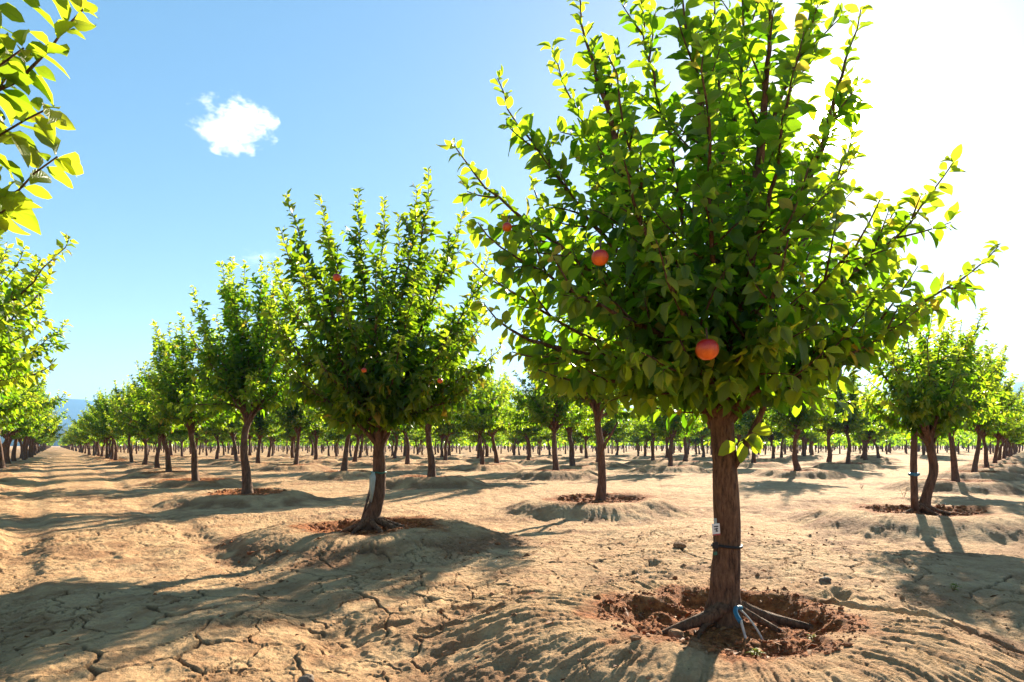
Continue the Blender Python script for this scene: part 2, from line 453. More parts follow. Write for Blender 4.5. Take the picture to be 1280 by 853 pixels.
def ground(x, y, full=True):
    """height, and the masks red soil / loose soil / crack"""
    r = np.hypot(x, y)
    h = (fbm(x*.35, y*.35, 3, 3)-.5)*.12*sst(60, 6, r)+(fbm(x*.035, y*.035, 9, 3)-.5)*.16*sst(8, 50, r)*sst(400, 100, r)
    near = sst(45, 12, r)
    dip = np.zeros_like(x)
    red = np.zeros_like(x); loose = np.zeros_like(x); onm = np.zeros_like(x)
    for mi, ((cx, cy), Ro, H, rb, D) in enumerate(mounds):
        m = (np.abs(x-cx) < Ro*2.5) & (np.abs(y-cy) < Ro*2.5)
        if not m.any(): continue
        xs = x[m]; ys = y[m]
        dx = xs-cx; dy = ys-cy; d = np.hypot(dx, dy); a = np.arctan2(dy, dx)
        ca, sa = np.cos(a)*1.3, np.sin(a)*1.3
        wob = 1+.30*(fbm(ca+cx*3.1, sa+cy*1.7, 21, 3)-.5)+.08*(vn(ca*5+cx, sa*5, 8)-.5)
        dw = d/wob
        if mi < 7: dip[m] = np.maximum(dip[m], H*.48*sst(Ro*2.4, Ro*1.3, d))
        t = sst(Ro, Ro*.56, dw)
        mh = H*t**.8*(.82+.36*fbm(xs*1.6, ys*1.6, 5, 2))
        # rake marks running down the bank
        band = sst(Ro*1.02, Ro*.80, dw)*sst(rb*1.05, rb*1.45, dw)
        rk = (vn(a*34+cx, d*2.2, 31)-.5)*.016+(vn(a*95+cy, d*5.0, 33)-.5)*.012
        mh = mh+rk*band
        wb = 1+.22*(fbm(ca*2+cx, sa*2+cy, 41, 3)-.5)*2
        db = d/wb
        bas = sst(rb*1.08, rb*.78, db)
        mh = mh-D*bas+bas*(fbm(xs*9, ys*9, 51, 4)-.5)*.085*sst(.1, .25, d)
        mh = mh+.05*np.exp(-(d/.26)**2)
        h[m] = h[m]+mh
        red[m] = np.maximum(red[m], np.clip(sst(rb*1.42, rb*1.04, db+.42*(fbm(xs*5, ys*5, 55, 4)-.5)), 0, 1))
        foot = sst(Ro*1.16, Ro*.95, dw)*sst(Ro*.62, Ro*.86, dw)
        loose[m] = np.maximum(loose[m], foot*sst(.40, .62, fbm(xs*2.3, ys*2.3, 61, 4))*.9)
        onm[m] = np.maximum(onm[m], t)
    h = h-dip
    # wheel tracks along the lane
    c = x+.6706*y
    ca = (c-.78)/1.205*1.0
    pd = ca/1.0
    for off in (-.95, .75):
        e = np.abs(pd-off+(.15*(vn(y*.25, y*0, 71)-.5)))
        h = h-.045*sst(.28, .06, e)*sst(90, 30, r)*(.4+.9*vn(x*.8, y*.8, 73))
        loose = np.maximum(loose, sst(.3, .1, e)*.35*sst(.35, .7, fbm(x*1.3, y*1.3, 75, 3)))
    # along the tree rows the soil is a little redder
    if not full: return h, red, loose, onm
    # trodden, crumbly ground
    nm = near > 0
    xs = x[nm]; ys = y[nm]; nn = near[nm]; on = onm[nm]
    churn = sst(.50, .66, fbm(xs*.62+4.3, ys*.62+1.7, 81, 3))*(1-.75*on)
    cx1 = .7*np.exp(-(((xs+.15)/.55)**2+((ys-3.35)/.45)**2))+.9*np.exp(-(((xs-2.4)/1.0)**2+((ys-4.9)/.7)**2))
    plate = np.exp(-(((xs+.35)/.9)**2+((ys-4.9)/1.0)**2))
    churn = np.clip(np.maximum(churn*.8*(1-.8*plate), cx1), 0, 1)
    f1 = fbm(xs*6.5, ys*6.5, 83, 4, .55)
    lump = np.maximum(0, f1-.52)*2.2
    pits = np.maximum(0, .44-fbm(xs*4.2+9, ys*4.2, 87, 3))*2.2
    hh = churn*(lump*.040-pits*.060)*nn
    hh = hh+-np.abs(fbm(xs*11, ys*11, 91, 3)-.5)*.024*nn*(1-.6*on)+(fbm(xs*34, ys*34, 93, 2)-.5)*.008*nn+(fbm(xs*4.5, ys*4.5, 95, 3)-.5)*.035*nn
    # foot prints
    prints = [(-.30, 4.55, .5), (-.05, 4.25, .2), (.10, 5.0, .4), (-.42, 3.95, -.1), (.55, 4.9, .3), (.86, 5.35, 1.2), (-.75, 4.1, .6), (.62, 4.62, 1.4), (-.62, 4.7, 1.0), (1.25, 6.1, 1.1), (2.0, 4.15, 1.2), (2.35, 3.95, .9)]
    for fx, fy, fa in prints:
        ux = (xs-fx)*math.cos(fa)+(ys-fy)*math.sin(fa); uy = -(xs-fx)*math.sin(fa)+(ys-fy)*math.cos(fa)
        q = (ux/.13)**2+(uy/.055)**2
        hh = hh-.040*np.exp(-q**2)+.012*np.exp(-(q-2.2)**2*.8)
    # a shallow runnel cut on the right of the nearest tree
    yr = 3.95-.55*(xs-1.9)
    e = np.abs(ys-yr-.06*(vn(xs*5, ys*0, 95)-.5))
    hh = hh-.045*sst(.06, .015, e)*sst(1.65, 1.85, xs)*sst(3.1, 2.6, xs)*sst(.3, .55, vn(xs*4, xs*0+2, 97))
    # shrinkage cracks
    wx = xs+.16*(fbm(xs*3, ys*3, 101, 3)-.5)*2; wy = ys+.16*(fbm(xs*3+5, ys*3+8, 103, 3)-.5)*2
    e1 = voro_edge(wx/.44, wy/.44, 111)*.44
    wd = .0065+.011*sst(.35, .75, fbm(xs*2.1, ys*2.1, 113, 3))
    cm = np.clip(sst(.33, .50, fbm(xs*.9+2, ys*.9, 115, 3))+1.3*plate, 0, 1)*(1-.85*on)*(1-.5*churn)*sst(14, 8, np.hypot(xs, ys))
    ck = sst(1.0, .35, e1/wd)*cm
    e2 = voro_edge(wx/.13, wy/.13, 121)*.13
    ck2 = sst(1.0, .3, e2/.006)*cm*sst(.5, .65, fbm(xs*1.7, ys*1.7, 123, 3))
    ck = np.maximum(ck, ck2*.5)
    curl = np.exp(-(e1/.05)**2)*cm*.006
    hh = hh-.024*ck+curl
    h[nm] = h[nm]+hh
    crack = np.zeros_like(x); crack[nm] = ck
    l2 = np.zeros_like(x); l2[nm] = np.clip(churn*sst(.44, .60, fbm(xs*3.1, ys*3.1, 125, 4)), 0, 1)*.85
    loose = np.maximum(loose, l2)
    return h, red, loose, crack

def gz(x, y):
    return float(ground(np.array([float(x)]), np.array([float(y)]))[0][0])

# ------------------------------------------------------------------ ground sheet
def build_ground():
    af = np.linspace(-50, 50, 1150); ac = np.linspace(50, 310, 150)[1:-1]
    ang = np.radians(np.concatenate([af, ac])); na = len(ang)
    rs = [np.linspace(.25, 1.5, 40)[:-1]]
    def geo(a, b, q):
        n = int(math.log(b/a)/q); return a*np.exp(np.linspace(0, math.log(b/a), n+1))[:-1]
    rs += [geo(1.5, 9, .0036), geo(9, 80, .0065), geo(80, 7000, .05), [7000.0]]
    rad = np.concatenate(rs); nr = len(rad)
    Rr, A = np.meshgrid(rad, ang, indexing='ij')
    x = (Rr*np.sin(A)).ravel(); y = (Rr*np.cos(A)).ravel()
    h, red, loose, crack = ground(x, y)
    v = np.stack([x, y, h], 1)
    i = np.arange(nr-1)[:, None]*na; j = np.arange(na)[None, :]; j2 = (j+1) % na
    quads = np.stack([(i+j), (i+j2), (i+na+j2), (i+na+j)], -1).reshape(-1, 4)[:, ::-1]
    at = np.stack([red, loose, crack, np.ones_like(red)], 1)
    # a hub closes the small hole under the camera
    v = np.vstack([v, [[0, 0, float(h[:na].mean())]]])
    at = np.vstack([at, [[0, 0, 0, 1]]])
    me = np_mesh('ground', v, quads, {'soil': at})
    bm = bmesh.new(); bm.from_mesh(me); bm.verts.ensure_lookup_table()
    hub = bm.verts[len(v)-1]
    for k in range(na):
        try: bm.faces.new((bm.verts[k], hub, bm.verts[(k+1) % na]))
        except ValueError: pass
    bm.to_mesh(me); bm.free()
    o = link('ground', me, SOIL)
    o['kind'] = 'structure'; o['label'] = 'dry cracked tan orchard soil with low mounds around the trees'
build_ground()

# ------------------------------------------------------------------ trees
def make_tree(label, group, site, trunk, tips, seed, leaf=.105, hi=False, name='fruit_tree', origin=None, extra=None, roots=0, **kw):
    rng = np.random.default_rng(seed)
    x, y = site
    zb = gz(x, y)-.03
    root = empty(name, (x, y, zb))
    tag(root, label, 'fruit tree', group)
    off = np.array([x, y, zb])
    if kw.get('forks') is not None: kw['forks'] = [f-off for f in kw['forks']]
    mb = MB()
    LV = grow(rng, mb, np.asarray(trunk)-off, [np.asarray(t)-off for t in tips], leaf, **kw)
    if extra: extra(mb, LV, rng, off)
    mb.build('trunk', BARK if hi else BARK_F, root)
    me = leaf_mesh('crown', LV, hi, rng)
    link('crown', me, LEAF if hi else LEAF_F, root)
    return root

def vase_tips(rng, n, H, Rm, low):
    out = []
    for i in range(n):
        f = (i+.5)/n
        z = low+(H-low)*(f**.75)
        prof = np.interp((z-low)/(H-low), [0, .25, .5, .75, 1], [.80, 1.0, .92, .68, .34])
        a = i*2.39996+rng.normal(0, .35)
        r = Rm*prof*rng.uniform(.72, 1.12)
        out.append(np.array([r*math.cos(a), r*math.sin(a), z+rng.normal(0, .09)]))
    for _ in range(5):
        a = rng.uniform(0, 6.28); r = Rm*rng.uniform(.1, .5)
        out.append(np.array([r*math.cos(a), r*math.sin(a), H*rng.uniform(.86, 1.04)]))
    return out

# the nearest tree
mx, my = MAIN; mz = gz(mx, my)
trunk = [P(904, 797, 3.74), P(906, 740, 3.74), P(909, 680, 3.745), P(907, 610, 3.74), P(904, 560, 3.74), P(901, 496, 3.74)]
trunk[0][2] = mz-.06
tips = [P(*q) for q in (
    (722, -15, 3.7), (622, 98, 3.8), (566, 180, 3.55), (597, 278, 3.4), (588, 325, 3.95), (605, 380, 3.7), (640, 440, 3.5),
    (1192, 203, 3.6), (1248, 308, 3.8), (1150, 385, 3.5), (1076, 12, 3.8), (1030, -70, 3.6), (930, -100, 3.9), (845, -90, 3.5),
    (795, -40, 4.2), (965, -80, 3.1), (885, -60, 4.5), (760, 70, 2.95), (1005, 40, 2.95), (880, 60, 2.75), (1065, 170, 4.6),
    (740, 140, 4.7), (900, 60, 4.9), (1100, 250, 3.0), (690, 320, 3.0), (850, 425, 3.05), (935, 430, 3.1), (760, 440, 3.3), (1030, 440, 3.2), (820, 300, 2.7), (985, 300, 2.75), (672, 462, 3.35),
    (800, 440, 2.95), (985, 420, 2.9), (1075, 425, 3.7), (735, 430, 4.3), (985, 470, 4.3), (1120, 330, 4.3), (665, 230, 4.2), (1010, 210, 3.0), (780, 200, 2.9), (690, 60, 4.0), (1120, 260, 3.7))]
kr = np.random.default_rng(77)
forks = []
for t in tips:
    v = t-trunk[-1]
    forks.append(trunk[-1]-np.array([0, 0, 1.])*kr.uniform(0, .20)+kr.normal(0, .010, 3))
def main_extra(mb, LV, rng, off):
    # the low side shoot on the right of the trunk and its few leaves
    s = bez(P(915, 585, 3.72)-off, P(930, 560, 3.68)-off, P(948, 535, 3.66)-off, P(962, 486, 3.7)-off, 9)
    mb.tube(s, np.linspace(.028, .015, 9), 7, rough=.05)
    sp = bez(P(912, 560, 3.66)-off, P(922, 556, 3.60)-off, P(930, 550, 3.56)-off, P(940, 540, 3.54)-off, 5)
    mb.tube(sp, np.linspace(.006, .003, 5), 5)
    for px, py, dx, dz in ((918, 555, -.5, -.25), (925, 553, .1, -.8), (933, 548, .6, -.6), (940, 540, .9, .1), (938, 543, .4, -.9), (930, 549, .7, -.2)):
        LV[0] = np.vstack([LV[0], P(px, py, 3.56)-off]); LV[1] = np.vstack([LV[1], [dx, -.25, dz]]); LV[2] = np.vstack([LV[2], [.1, -.8, .5]])
        LV[3] = np.append(LV[3], .105); LV[4] = np.append(LV[4], .07); LV[5] = np.append(LV[5], .5)
main_tree = make_tree('large nearest fruit tree with peaches, the sun shining behind its crown', 'fruit trees of the orchard', MAIN, trunk, tips, 11,
    leaf=.100, hi=True, nlat=9, lat=.54, space=.025, top=3.1, low=1.34, r0=.040, tub=26, trunk_r=(.078, .060), forks=forks, extra=main_extra, floor=lambda p: 1.16 if p[1] < .1 else 1.40)

def root_piece(parent, pts, r0, r1, off):
    m = MB(); n = len(pts)
    pts = np.array(pts)-off
    d = bez(pts[0], pts[1], pts[2], pts[3], 12)
    m.tube(d, np.linspace(r0, r1, 12), 10, rough=.16)
    return m.build('root', BARK, parent)
def roots_for(tree, site, spec):
    off = np.array(tree.location)
    for a, L, r0, sag in spec:
        dx, dy = math.cos(a), math.sin(a)
        pts = []
        for f, e in ((.08, .11), (.35, .045), (.7, .03), (1.0, sag)):
            x = site[0]+dx*L*f+.03*math.sin(f*5+a*3)*dy; y = site[1]+dy*L*f
            pts.append((x-.06*math.sin(f*4.2+a*2)*dy, y+.06*math.sin(f*4.2+a*2)*dx, gz(x, y)+e))
        root_piece(tree, pts, r0, r0*.3, off)
roots_for(main_tree, MAIN, [(R(200), .46, .046, -.05), (R(6), .52, .044, -.05), (R(-28), .40, .026, -.05), (R(228), .30, .024, -.05), (R(85), .4, .04, -.03)])

# the second tree of the row
sx_, sy_ = SECOND
trunk = [P(455, 668, 7.9), P(463, 650, 7.9), P(473, 618, 7.9), P(474, 590, 7.9), P(474, 560, 7.9), P(478, 540, 7.9)]
trunk[0][2] = gz(sx_, sy_)-.06
tips = [P(*q) for q in (
    (358, 245, 7.9), (352, 290, 7.4), (340, 330, 8.2), (333, 385, 7.7), (352, 440, 7.2), (370, 470, 8.3), (410, 300, 7.3), (400, 250, 8.4),
    (447, 240, 7.8), (480, 250, 8.3), (536, 214, 7.9), (520, 235, 7.5), (578, 268, 7.8), (560, 300, 8.6), (612, 318, 7.7), (600, 365, 8.2),
    (604, 400, 7.4), (628, 432, 7.6), (590, 455, 8.3), (600, 472, 7.3), (470, 330, 6.9), (520, 340, 6.9), (430, 390, 6.8), (500, 420, 6.7), (560, 420, 6.9),
    (400, 450, 6.9), (450, 330, 9.0), (530, 320, 9.1), (400, 360, 9.0), (570, 390, 9.2), (460, 440, 9.1), (540, 470, 7.0), (420, 480, 7.4), (500, 270, 7.9), (380, 340, 7.2))]
second = make_tree('dense dark green fruit tree on a crooked trunk with a leaning stake', 'fruit trees of the orchard', SECOND, trunk, tips, 23,
    leaf=.115, hi=False, nlat=10, lat=.55, space=.020, top=3.6, low=1.45, r0=.040, trunk_r=(.086, .064), tub=18)
roots_for(second, SECOND, [(R(200), .42, .05, -.01), (R(-20), .46, .048, -.01), (R(-60), .36, .042, -.02), (R(235), .36, .04, -.02), (R(20), .55, .045, -.02), (R(120), .4, .045, -.03)])

# the tree with the double trunk on the right
rx, ry = RIGHT
def right_extra(mb, LV, rng, off):
    a = [P(1144, 650, 9.3), P(1143, 620, 9.3), P(1142, 580, 9.3), P(1143, 540, 9.32), P(1150, 500, 9.35)]
    mb.tube(np.array(a)-off, [.056, .047, .043, .040, .028], 12, rough=.06)
trunk = [P(1152, 650, 9.37), P(1158, 620, 9.37), P(1167, 588, 9.37), P(1163, 560, 9.37), P(1160, 545, 9.37)]
trunk[0][2] = gz(rx, ry)-.06
tips = [P(*q) for q in ((1085, 430, 9.3), (1100, 412, 9.0), (1130, 398, 9.5), (1165, 392, 9.2), (1190, 405, 9.8), (1228, 388, 9.4), (1252, 452, 9.4), (1240, 480, 9.0),
    (1082, 470, 9.6), (1075, 490, 9.2), (1115, 440, 8.5), (1160, 440, 8.4), (1200, 440, 8.5), (1130, 450, 10.2), (1180, 450, 10.3), (1210, 430, 10.0), (1105, 500, 8.8), (1200, 505, 9.0), (1235, 500, 9.7), (1150, 420, 9.9), (1110, 420, 10.0), (1180, 395, 9.0), (1215, 410, 9.0))]
right_tree = make_tree('fruit tree with a straight and a crooked trunk rising from one basin', 'fruit trees of the orchard', RIGHT, trunk, tips, 31,
    leaf=.11, nlat=10, lat=.50, space=.020, top=3.0, low=1.45, r0=.034, trunk_r=(.062, .050), extra=right_extra)
roots_for(right_tree, RIGHT, [(R(200), .4, .045, -.02), (R(-25), .42, .045, -.02), (R(-70), .3, .04, -.02)])

# the tree at the left edge whose branch hangs into view, and the one behind it
nx, ny = NEAR_LEFT; nz_ = gz(nx, ny)
trunk = [np.array([nx, ny, nz_-.08]), np.array([nx+.02, ny, .5]), np.array([nx-.03, ny+.02, .95]), np.array([nx+.02, ny, 1.35])]
rng0 = np.random.default_rng(5)
tips = [P(*q) for q in ((104, 12, 2.45), (70, -70, 2.3), (62, 135, 2.35), (72, 196, 2.5), (8, 262, 2.45), (30, 60, 2.35), (-20, 150, 2.3), (-40, 40, 2.6), (-60, 240, 2.5), (10, -120, 2.5), (-30, 200, 2.4))]
tips += [np.array([nx, ny, 0])+np.array(t) for t in vase_tips(rng0, 18, 4.3, 1.45, 1.5) if not (t[0] > .7 and t[1] < 0)]
make_tree('fruit tree at the left edge, large yellow-green leaves hanging into the sky', 'fruit trees of the orchard', NEAR_LEFT, trunk, tips, 41,
    leaf=.138, hi=True, nlat=7, lat=.30, space=.026, top=3.2, low=1.4, r0=.026, trunk_r=(.105, .075))
nx, ny = NEXT_LEFT; nz_ = gz(nx, ny)
trunk = [np.array([nx, ny, nz_-.08]), np.array([nx+.03, ny, .5]), np.array([nx-.02, ny, .95]), np.array([nx+.02, ny, 1.35])]
tips = [P(*q) for q in ((86, 300, 6.2), (62, 345, 6.5), (52, 325, 6.9), (58, 400, 6.6), (48, 430, 6.4), (66, 455, 6.9), (30, 310, 6.6), (20, 380, 6.3), (35, 470, 6.6), (0, 340, 6.0), (-20, 420, 6.2))]
tips += [np.array([nx, ny, 0])+np.array(t)*np.array([1.2, 1.2, 1]) for t in vase_tips(rng0, 20, 4.2, 1.4, 1.5)]
make_tree('tree at the left edge with one long leafy twig reaching over the lane', 'fruit trees of the orchard', NEXT_LEFT, trunk, tips, 43,
    leaf=.110, nlat=8, lat=.5, space=.025, top=3.4, low=1.4, r0=.036, trunk_r=(.105, .075))

# kinds of ordinary trees, reused
def proto(seed, H, Rm, low, n, lean=0.0):
    rng = np.random.default_rng(seed)
    b = rng.normal(0, .035, (5, 2)); b[0] = 0; b = np.cumsum(b, axis=0)
    tz = [-.08, .35, .75, low-.28, low-.02]
    tr = [np.array([b[i, 0]+lean*tz[i], b[i, 1], tz[i]]) for i in range(5)]
    tips = [t+np.array([tr[-1][0], tr[-1][1], 0]) for t in vase_tips(rng, n, H, Rm, low+.08)]
    mb = MB()
    LV = grow(rng, mb, tr, tips, .125, nlat=9, lat=.55, space=.025, top=H*.85, low=low+.1, r0=.034, sides=6, twig_sides=3, tub=12, trunk_r=(.072, .054))
    me = bpy.data.meshes.new('trunk'); me.from_pydata(mb.v, [], mb.f); me.update(); me.polygons.foreach_set('use_smooth', [True]*len(me.polygons)); me.materials.append(BARK_F)
    lm = leaf_mesh('crown', LV, False, rng); lm.materials.append(LEAF_F)
    return me, lm
PROTO = [proto(101, 4.1, 1.60, 1.35, 26), proto(102, 3.8, 1.45, 1.20, 24, .05), proto(103, 4.3, 1.50, 1.40, 26, -.04), proto(104, 3.6, 1.60, 1.22, 25, .08), proto(105, 4.05, 1.40, 1.32, 24, -.07), proto(106, 3.9, 1.65, 1.30, 26, .02)]
first = {}
pr = random.Random(12)
def plant(site, label, group, k=None, sc=1.0, scxy=1.0, rz=None):
    k = pr.randrange(len(PROTO)) if k is None else k
    x, y = site
    if k not in first:
        o = empty('fruit_tree', (0, 0, 0))
        for nm, me in zip(('trunk', 'crown'), PROTO[k]):
            c = bpy.data.objects.new(nm, me); COL.objects.link(c); c.parent = o
        first[k] = o
    else:
        src = first[k]; o = src.copy(); COL.objects.link(o)
        for ch in src.children:
            c = ch.copy(); COL.objects.link(c); c.parent = o
    o.location = (x, y, gz(x, y)-.02 if y < 70 else 0)
    o.rotation_euler = (R(pr.gauss(0, 1.6)), R(pr.gauss(0, 1.6)), pr.uniform(0, 6.28) if rz is None else rz)
    o.scale = (sc*scxy, sc*scxy, sc)
    tag(o, label, 'fruit tree', group)
    return o
ALL = 'fruit trees of the orchard'
mxx, myy = MID; mzz = gz(mxx, myy)
def mid_extra(mb, LV, rng, off):
    b = bez(P(751, 570, 11.6)-off, P(754, 556, 11.5)-off, P(764, 545, 11.4)-off, P(772, 528, 11.4)-off, 8)
    mb.tube(b, np.linspace(.034, .018, 8), 7, rough=.08)
tk = [P(751, 633, 11.68), P(752.5, 600, 11.68), P(751, 560, 11.68), P(747, 528, 11.68), P(746, 512, 11.68)]; tk[0][2] = mzz-.06
tp = [np.array([mxx, myy, 0])+t for t in vase_tips(np.random.default_rng(6), 22, 3.95, 1.25, 1.65)]
make_tree('slim dark-trunked fruit tree on a mound just left of the nearest tree', ALL, MID, tk, tp, 47,
    leaf=.12, nlat=9, lat=.5, space=.025, top=3.3, low=1.6, r0=.034, trunk_r=(.068, .052), extra=mid_extra)
lab = ['third tree of the row along the lane, dark root hollow at its straight trunk',
       'fourth tree of the row along the lane, trunk forking into a dense crown',
       'fifth tree of the row along the lane, slightly leaning trunk',
       'sixth tree of the row along the lane, trunk tilted to the side',
       'seventh tree of the row along the lane, small in the picture',
       'eighth tree of the row along the lane, small in the picture']
for i, q in enumerate(row_right_of_lane):
    if i < 6: plant(q, lab[i], ALL, (2, 0, 3, 4, 1, 2)[i], (1.08, 1.02, 1.0, .98, 1.0, 1.0)[i], (1.0, 1.05, 1.05, 1.0, 1.05, 1.0)[i])
    else: plant(q, 'distant tree in the bright green row that closes the lane on its right side', 'distant trees of the row on the right of the lane', None, pr.uniform(.92, 1.10), pr.uniform(1.1, 1.22))
for i, q in enumerate(row_left_of_lane):
    plant(q, 'tree in the tall sunlit row that borders the lane on its left side', 'trees of the row on the left of the lane', None, pr.uniform(1.06, 1.18), pr.uniform(1.16, 1.26))
lab = ['first tree behind the double-trunked tree, straight dark trunk in a reddish basin',
       'second tree behind the double-trunked tree, in its receding row',
       'third tree behind the double-trunked tree, in its receding row']
for i, q in enumerate(right_row):
    if i < 3: plant(q, lab[i], ALL, (4, 2, 0)[i], (.92, .95, .95)[i])
    else: plant(q, 'distant tree in the row that recedes beside the track on the right', 'distant trees of the row on the right edge', None, pr.uniform(.9, 1.02), 1.05)
lab = ['slender tree close behind the second tree, curved trunk in a small dark basin',
       'small tree left of the slim one behind the nearest trunk, dark round crown',
       'dark straight-trunked tree on a low mound between the nearest and the double-trunked tree',
       'small tree seen left of the crooked trunk of the second tree',
       'small dark tree halfway between the second tree and the slim tree',
       'small tree with a pale trunk just left of the nearest trunk, further back',
       'small dark-crowned tree seen between the third tree and the second tree',
       'small pale-trunked tree left of the double-trunked tree, further back',
       'far small tree close to the left side of the nearest trunk, deep in the rows',
       'far small tree close to the right side of the nearest trunk, deep in the rows']
for q, l in zip(named_xy, lab): plant(q, l, ALL, None, pr.uniform(.95, 1.06), pr.uniform(1.08, 1.2))
for q in interior: plant(q, 'small distant fruit tree among the inner rows of the orchard', 'distant trees of the inner rows', None, pr.uniform(.93, 1.10), pr.uniform(1.12, 1.28))

# the far part of the orchard, nobody could count it
def far_orchard():
    rng = np.random.default_rng(9)
    pos = []
    for k in range(1, 90):
        c = 3.68+5.65*k; z = 74+rng.uniform(0, 4)
        while z < 330:
            x = c+ROW[0]*z
            if -.70*z < x < .80*z: pos.append((x, z))
            z += 4.6
    pos += [(3.68+ROW[0]*z, z) for z in np.arange(168, 420, 4.6)]+[(-2.12+ROW[0]*z, z) for z in np.arange(168, 420, 4.6)]
    pos = np.array(pos); n = len(pos); m = 60
    a = rng.uniform(0, 6.28, (n, m)); zz = rng.uniform(1.3, 3.7, (n, m))
    pr_ = np.interp(zz, [1.3, 2.0, 2.8, 3.8], [1.0, 1.35, 1.15, .35])*np.sqrt(rng.random((n, m)))
    c = np.stack([pos[:, :1]+pr_*np.cos(a), pos[:, 1:]+pr_*np.sin(a), zz], -1).reshape(-1, 3)
    d = rng.normal(0, 1, c.shape); up = rng.normal(0, .5, c.shape)+np.array([0, 0, 1.])
    ln = rng.uniform(.45, .75, len(c))
    me = leaf_mesh('distant_orchard', [c, d, up, ln, ln*.7, rng.uniform(0, .3, len(c))], False, rng)
    o = link('distant_orchard', me, LEAF_F); tag(o, 'far-off orchard foliage merging into one green band on the horizon', None, None, 'stuff')
    mb = MB()
    for x, y in pos: mb.tube([(x, y, -.1), (x, y, 1.7)], [.10, .07], 5)
    t = mb.build('distant_trunks', BARK_F); tag(t, 'far-off dark trunks under the green band on the horizon', None, None, 'stuff')
far_orchard()

# ------------------------------------------------------------------ fruit
def make_fruit(loc, r, label, stem_to):
    rng = np.random.default_rng(int(abs(loc[0])*1000))
    root = empty('peach', tuple(loc), rng.uniform(-.6, .6))
    tag(root, label, 'peach', 'ripe peaches on the trees')
    bm = bmesh.new(); bmesh.ops.create_uvsphere(bm, u_segments=36, v_segments=22, radius=r)
    for v in bm.verts:
        a = math.atan2(v.co.y, v.co.x); zc = v.co.z/r
        da = abs((a+1.35+math.pi) % (2*math.pi)-math.pi)
        rad = math.sqrt(max(0, 1-zc*zc))
        cut = 1-.055*math.exp(-(da/.16)**2)*rad**.5
        v.co.x *= cut; v.co.y *= cut
        dip = math.exp(-(rad/.28)**2)
        v.co.z = v.co.z*.96-(.20*r*dip if zc > 0 else -.05*r*dip)
    me = bpy.data.meshes.new('flesh'); bm.to_mesh(me); bm.free()
    me.polygons.foreach_set('use_smooth', [True]*len(me.polygons))
    link('flesh', me, FRUIT, root)
    mb = MB(); s = np.array(stem_to)-np.array(loc)
    rz = -root.rotation_euler.z; s = np.array([s[0]*math.cos(rz)-s[1]*math.sin(rz), s[0]*math.sin(rz)+s[1]*math.cos(rz), s[2]])
    mb.tube(bez(np.array([0, 0, r*.72]), np.array([0, 0, r*1.1]), s*.8, s, 7), np.linspace(.0035, .0045, 7), 6)
    mb.build('stem', BARK, root)
    return root
def F_(px, py, Z, r, label):
    p = P(px, py, Z); make_fruit(p, r, label, p+np.array([.01, .05, r+.05]))
F_(884, 437, 2.90, .049, 'ripe orange-red peach hanging low at the trunk fork of the nearest tree')
F_(750, 322, 2.92, .037, 'orange peach hanging at mid height in the left half of the nearest crown')
F_(634, 284, 3.38, .024, 'small pink-red peach near the tip of a left branch of the nearest tree')
F_(421, 347, 6.75, .040, 'single red peach high in the left half of the second tree')
F_(455, 463, 6.75, .026, 'orange peach low beside the central limbs of the second tree')
F_(550, 476, 6.75, .028, 'orange peach low in the right half of the second tree')

# ------------------------------------------------------------------ small things by the trunks
WHITE = plain('white_plastic_tag', (.72, .72, .68), .4, .4, (.62, .62, .58))
INK = plain('dark_ink', (.03, .035, .04), .6)
REDINK = plain('red_ink', (.45, .05, .06), .6)
RUBBER = plain('black_rubber', (.020, .018, .018), .6)
BLUE = plain('blue_plastic', (.015, .11, .19), .4, .4, (.03, .17, .25))
CLEAR = plain('pale_plastic_film', (.50, .58, .55), .3, .5, (.38, .48, .46), transl=.4)
GREENP = plain('green_plastic', (.03, .14, .09), .4)
STICK = plain('weathered_stick', (.07, .055, .05), .8, .2, (.14, .11, .09))
PALE = plain('pale_cord', (.55, .48, .40), .7)

tg = empty('tree_tag', tuple(P(897, 680, 3.62))); tag(tg, 'white printed tag strapped to the nearest trunk by a dark band', 'tag')
off = np.array(tg.location)
rot = Matrix.Rotation(R(14), 3, 'Z') @ Matrix.Rotation(R(-4), 3, 'Y')
c = P(895, 662, 3.625)-off
mb = MB(); mb.box(c, (.046, .004, .062), rot); pl = mb.build('tag_plate', WHITE, tg, False)
bv = pl.modifiers.new('round', 'BEVEL'); bv.width = .003; bv.segments = 2
mb = MB(); mb.box(c+np.array([-.004, 0, .044]), (.016, .003, .030), rot); mb.build('hanging_loop', CLEAR, tg, False)
mb = MB()
for dz, w, dx in ((.016, .026, 0), (.003, .022, 0), (-.009, .014, .003)):
    q = rot @ Vector((dx, -.0032, dz)); mb.box(c+np.array(q), (w, .0015, .006), rot)
q = rot @ Vector((.001, -.0032, -.002)); mb.box(c+np.array(q), (.005, .0015, .020), rot)
mb.build('printed_lettering', INK, tg, False)
mb = MB(); q = rot @ Vector((0, -.0032, -.027)); mb.box(c+np.array(q), (.044, .0015, .006), rot); mb.build('red_stripe', REDINK, tg, False)
mb = MB()
ring = []
cc = P(908.5, 682, 3.744)-off
for k in range(33):
    a = 2*math.pi*k/32; ring.append(cc+np.array([.078*math.cos(a), .078*math.sin(a), .004*math.sin(a*2)]))
mb.tube(ring, .0075, 6, cap=False); mb.build('strap', RUBBER, tg)
mb = MB(); mb.box(P(894, 682, 3.63)-off, (.032, .006, .034), rot); mb.build('buckle', RUBBER, tg, False)
mb = MB(); mb.box(P(894, 692, 3.63)-off, (.022, .004, .018), rot); mb.build('green_tab', GREENP, tg, False)

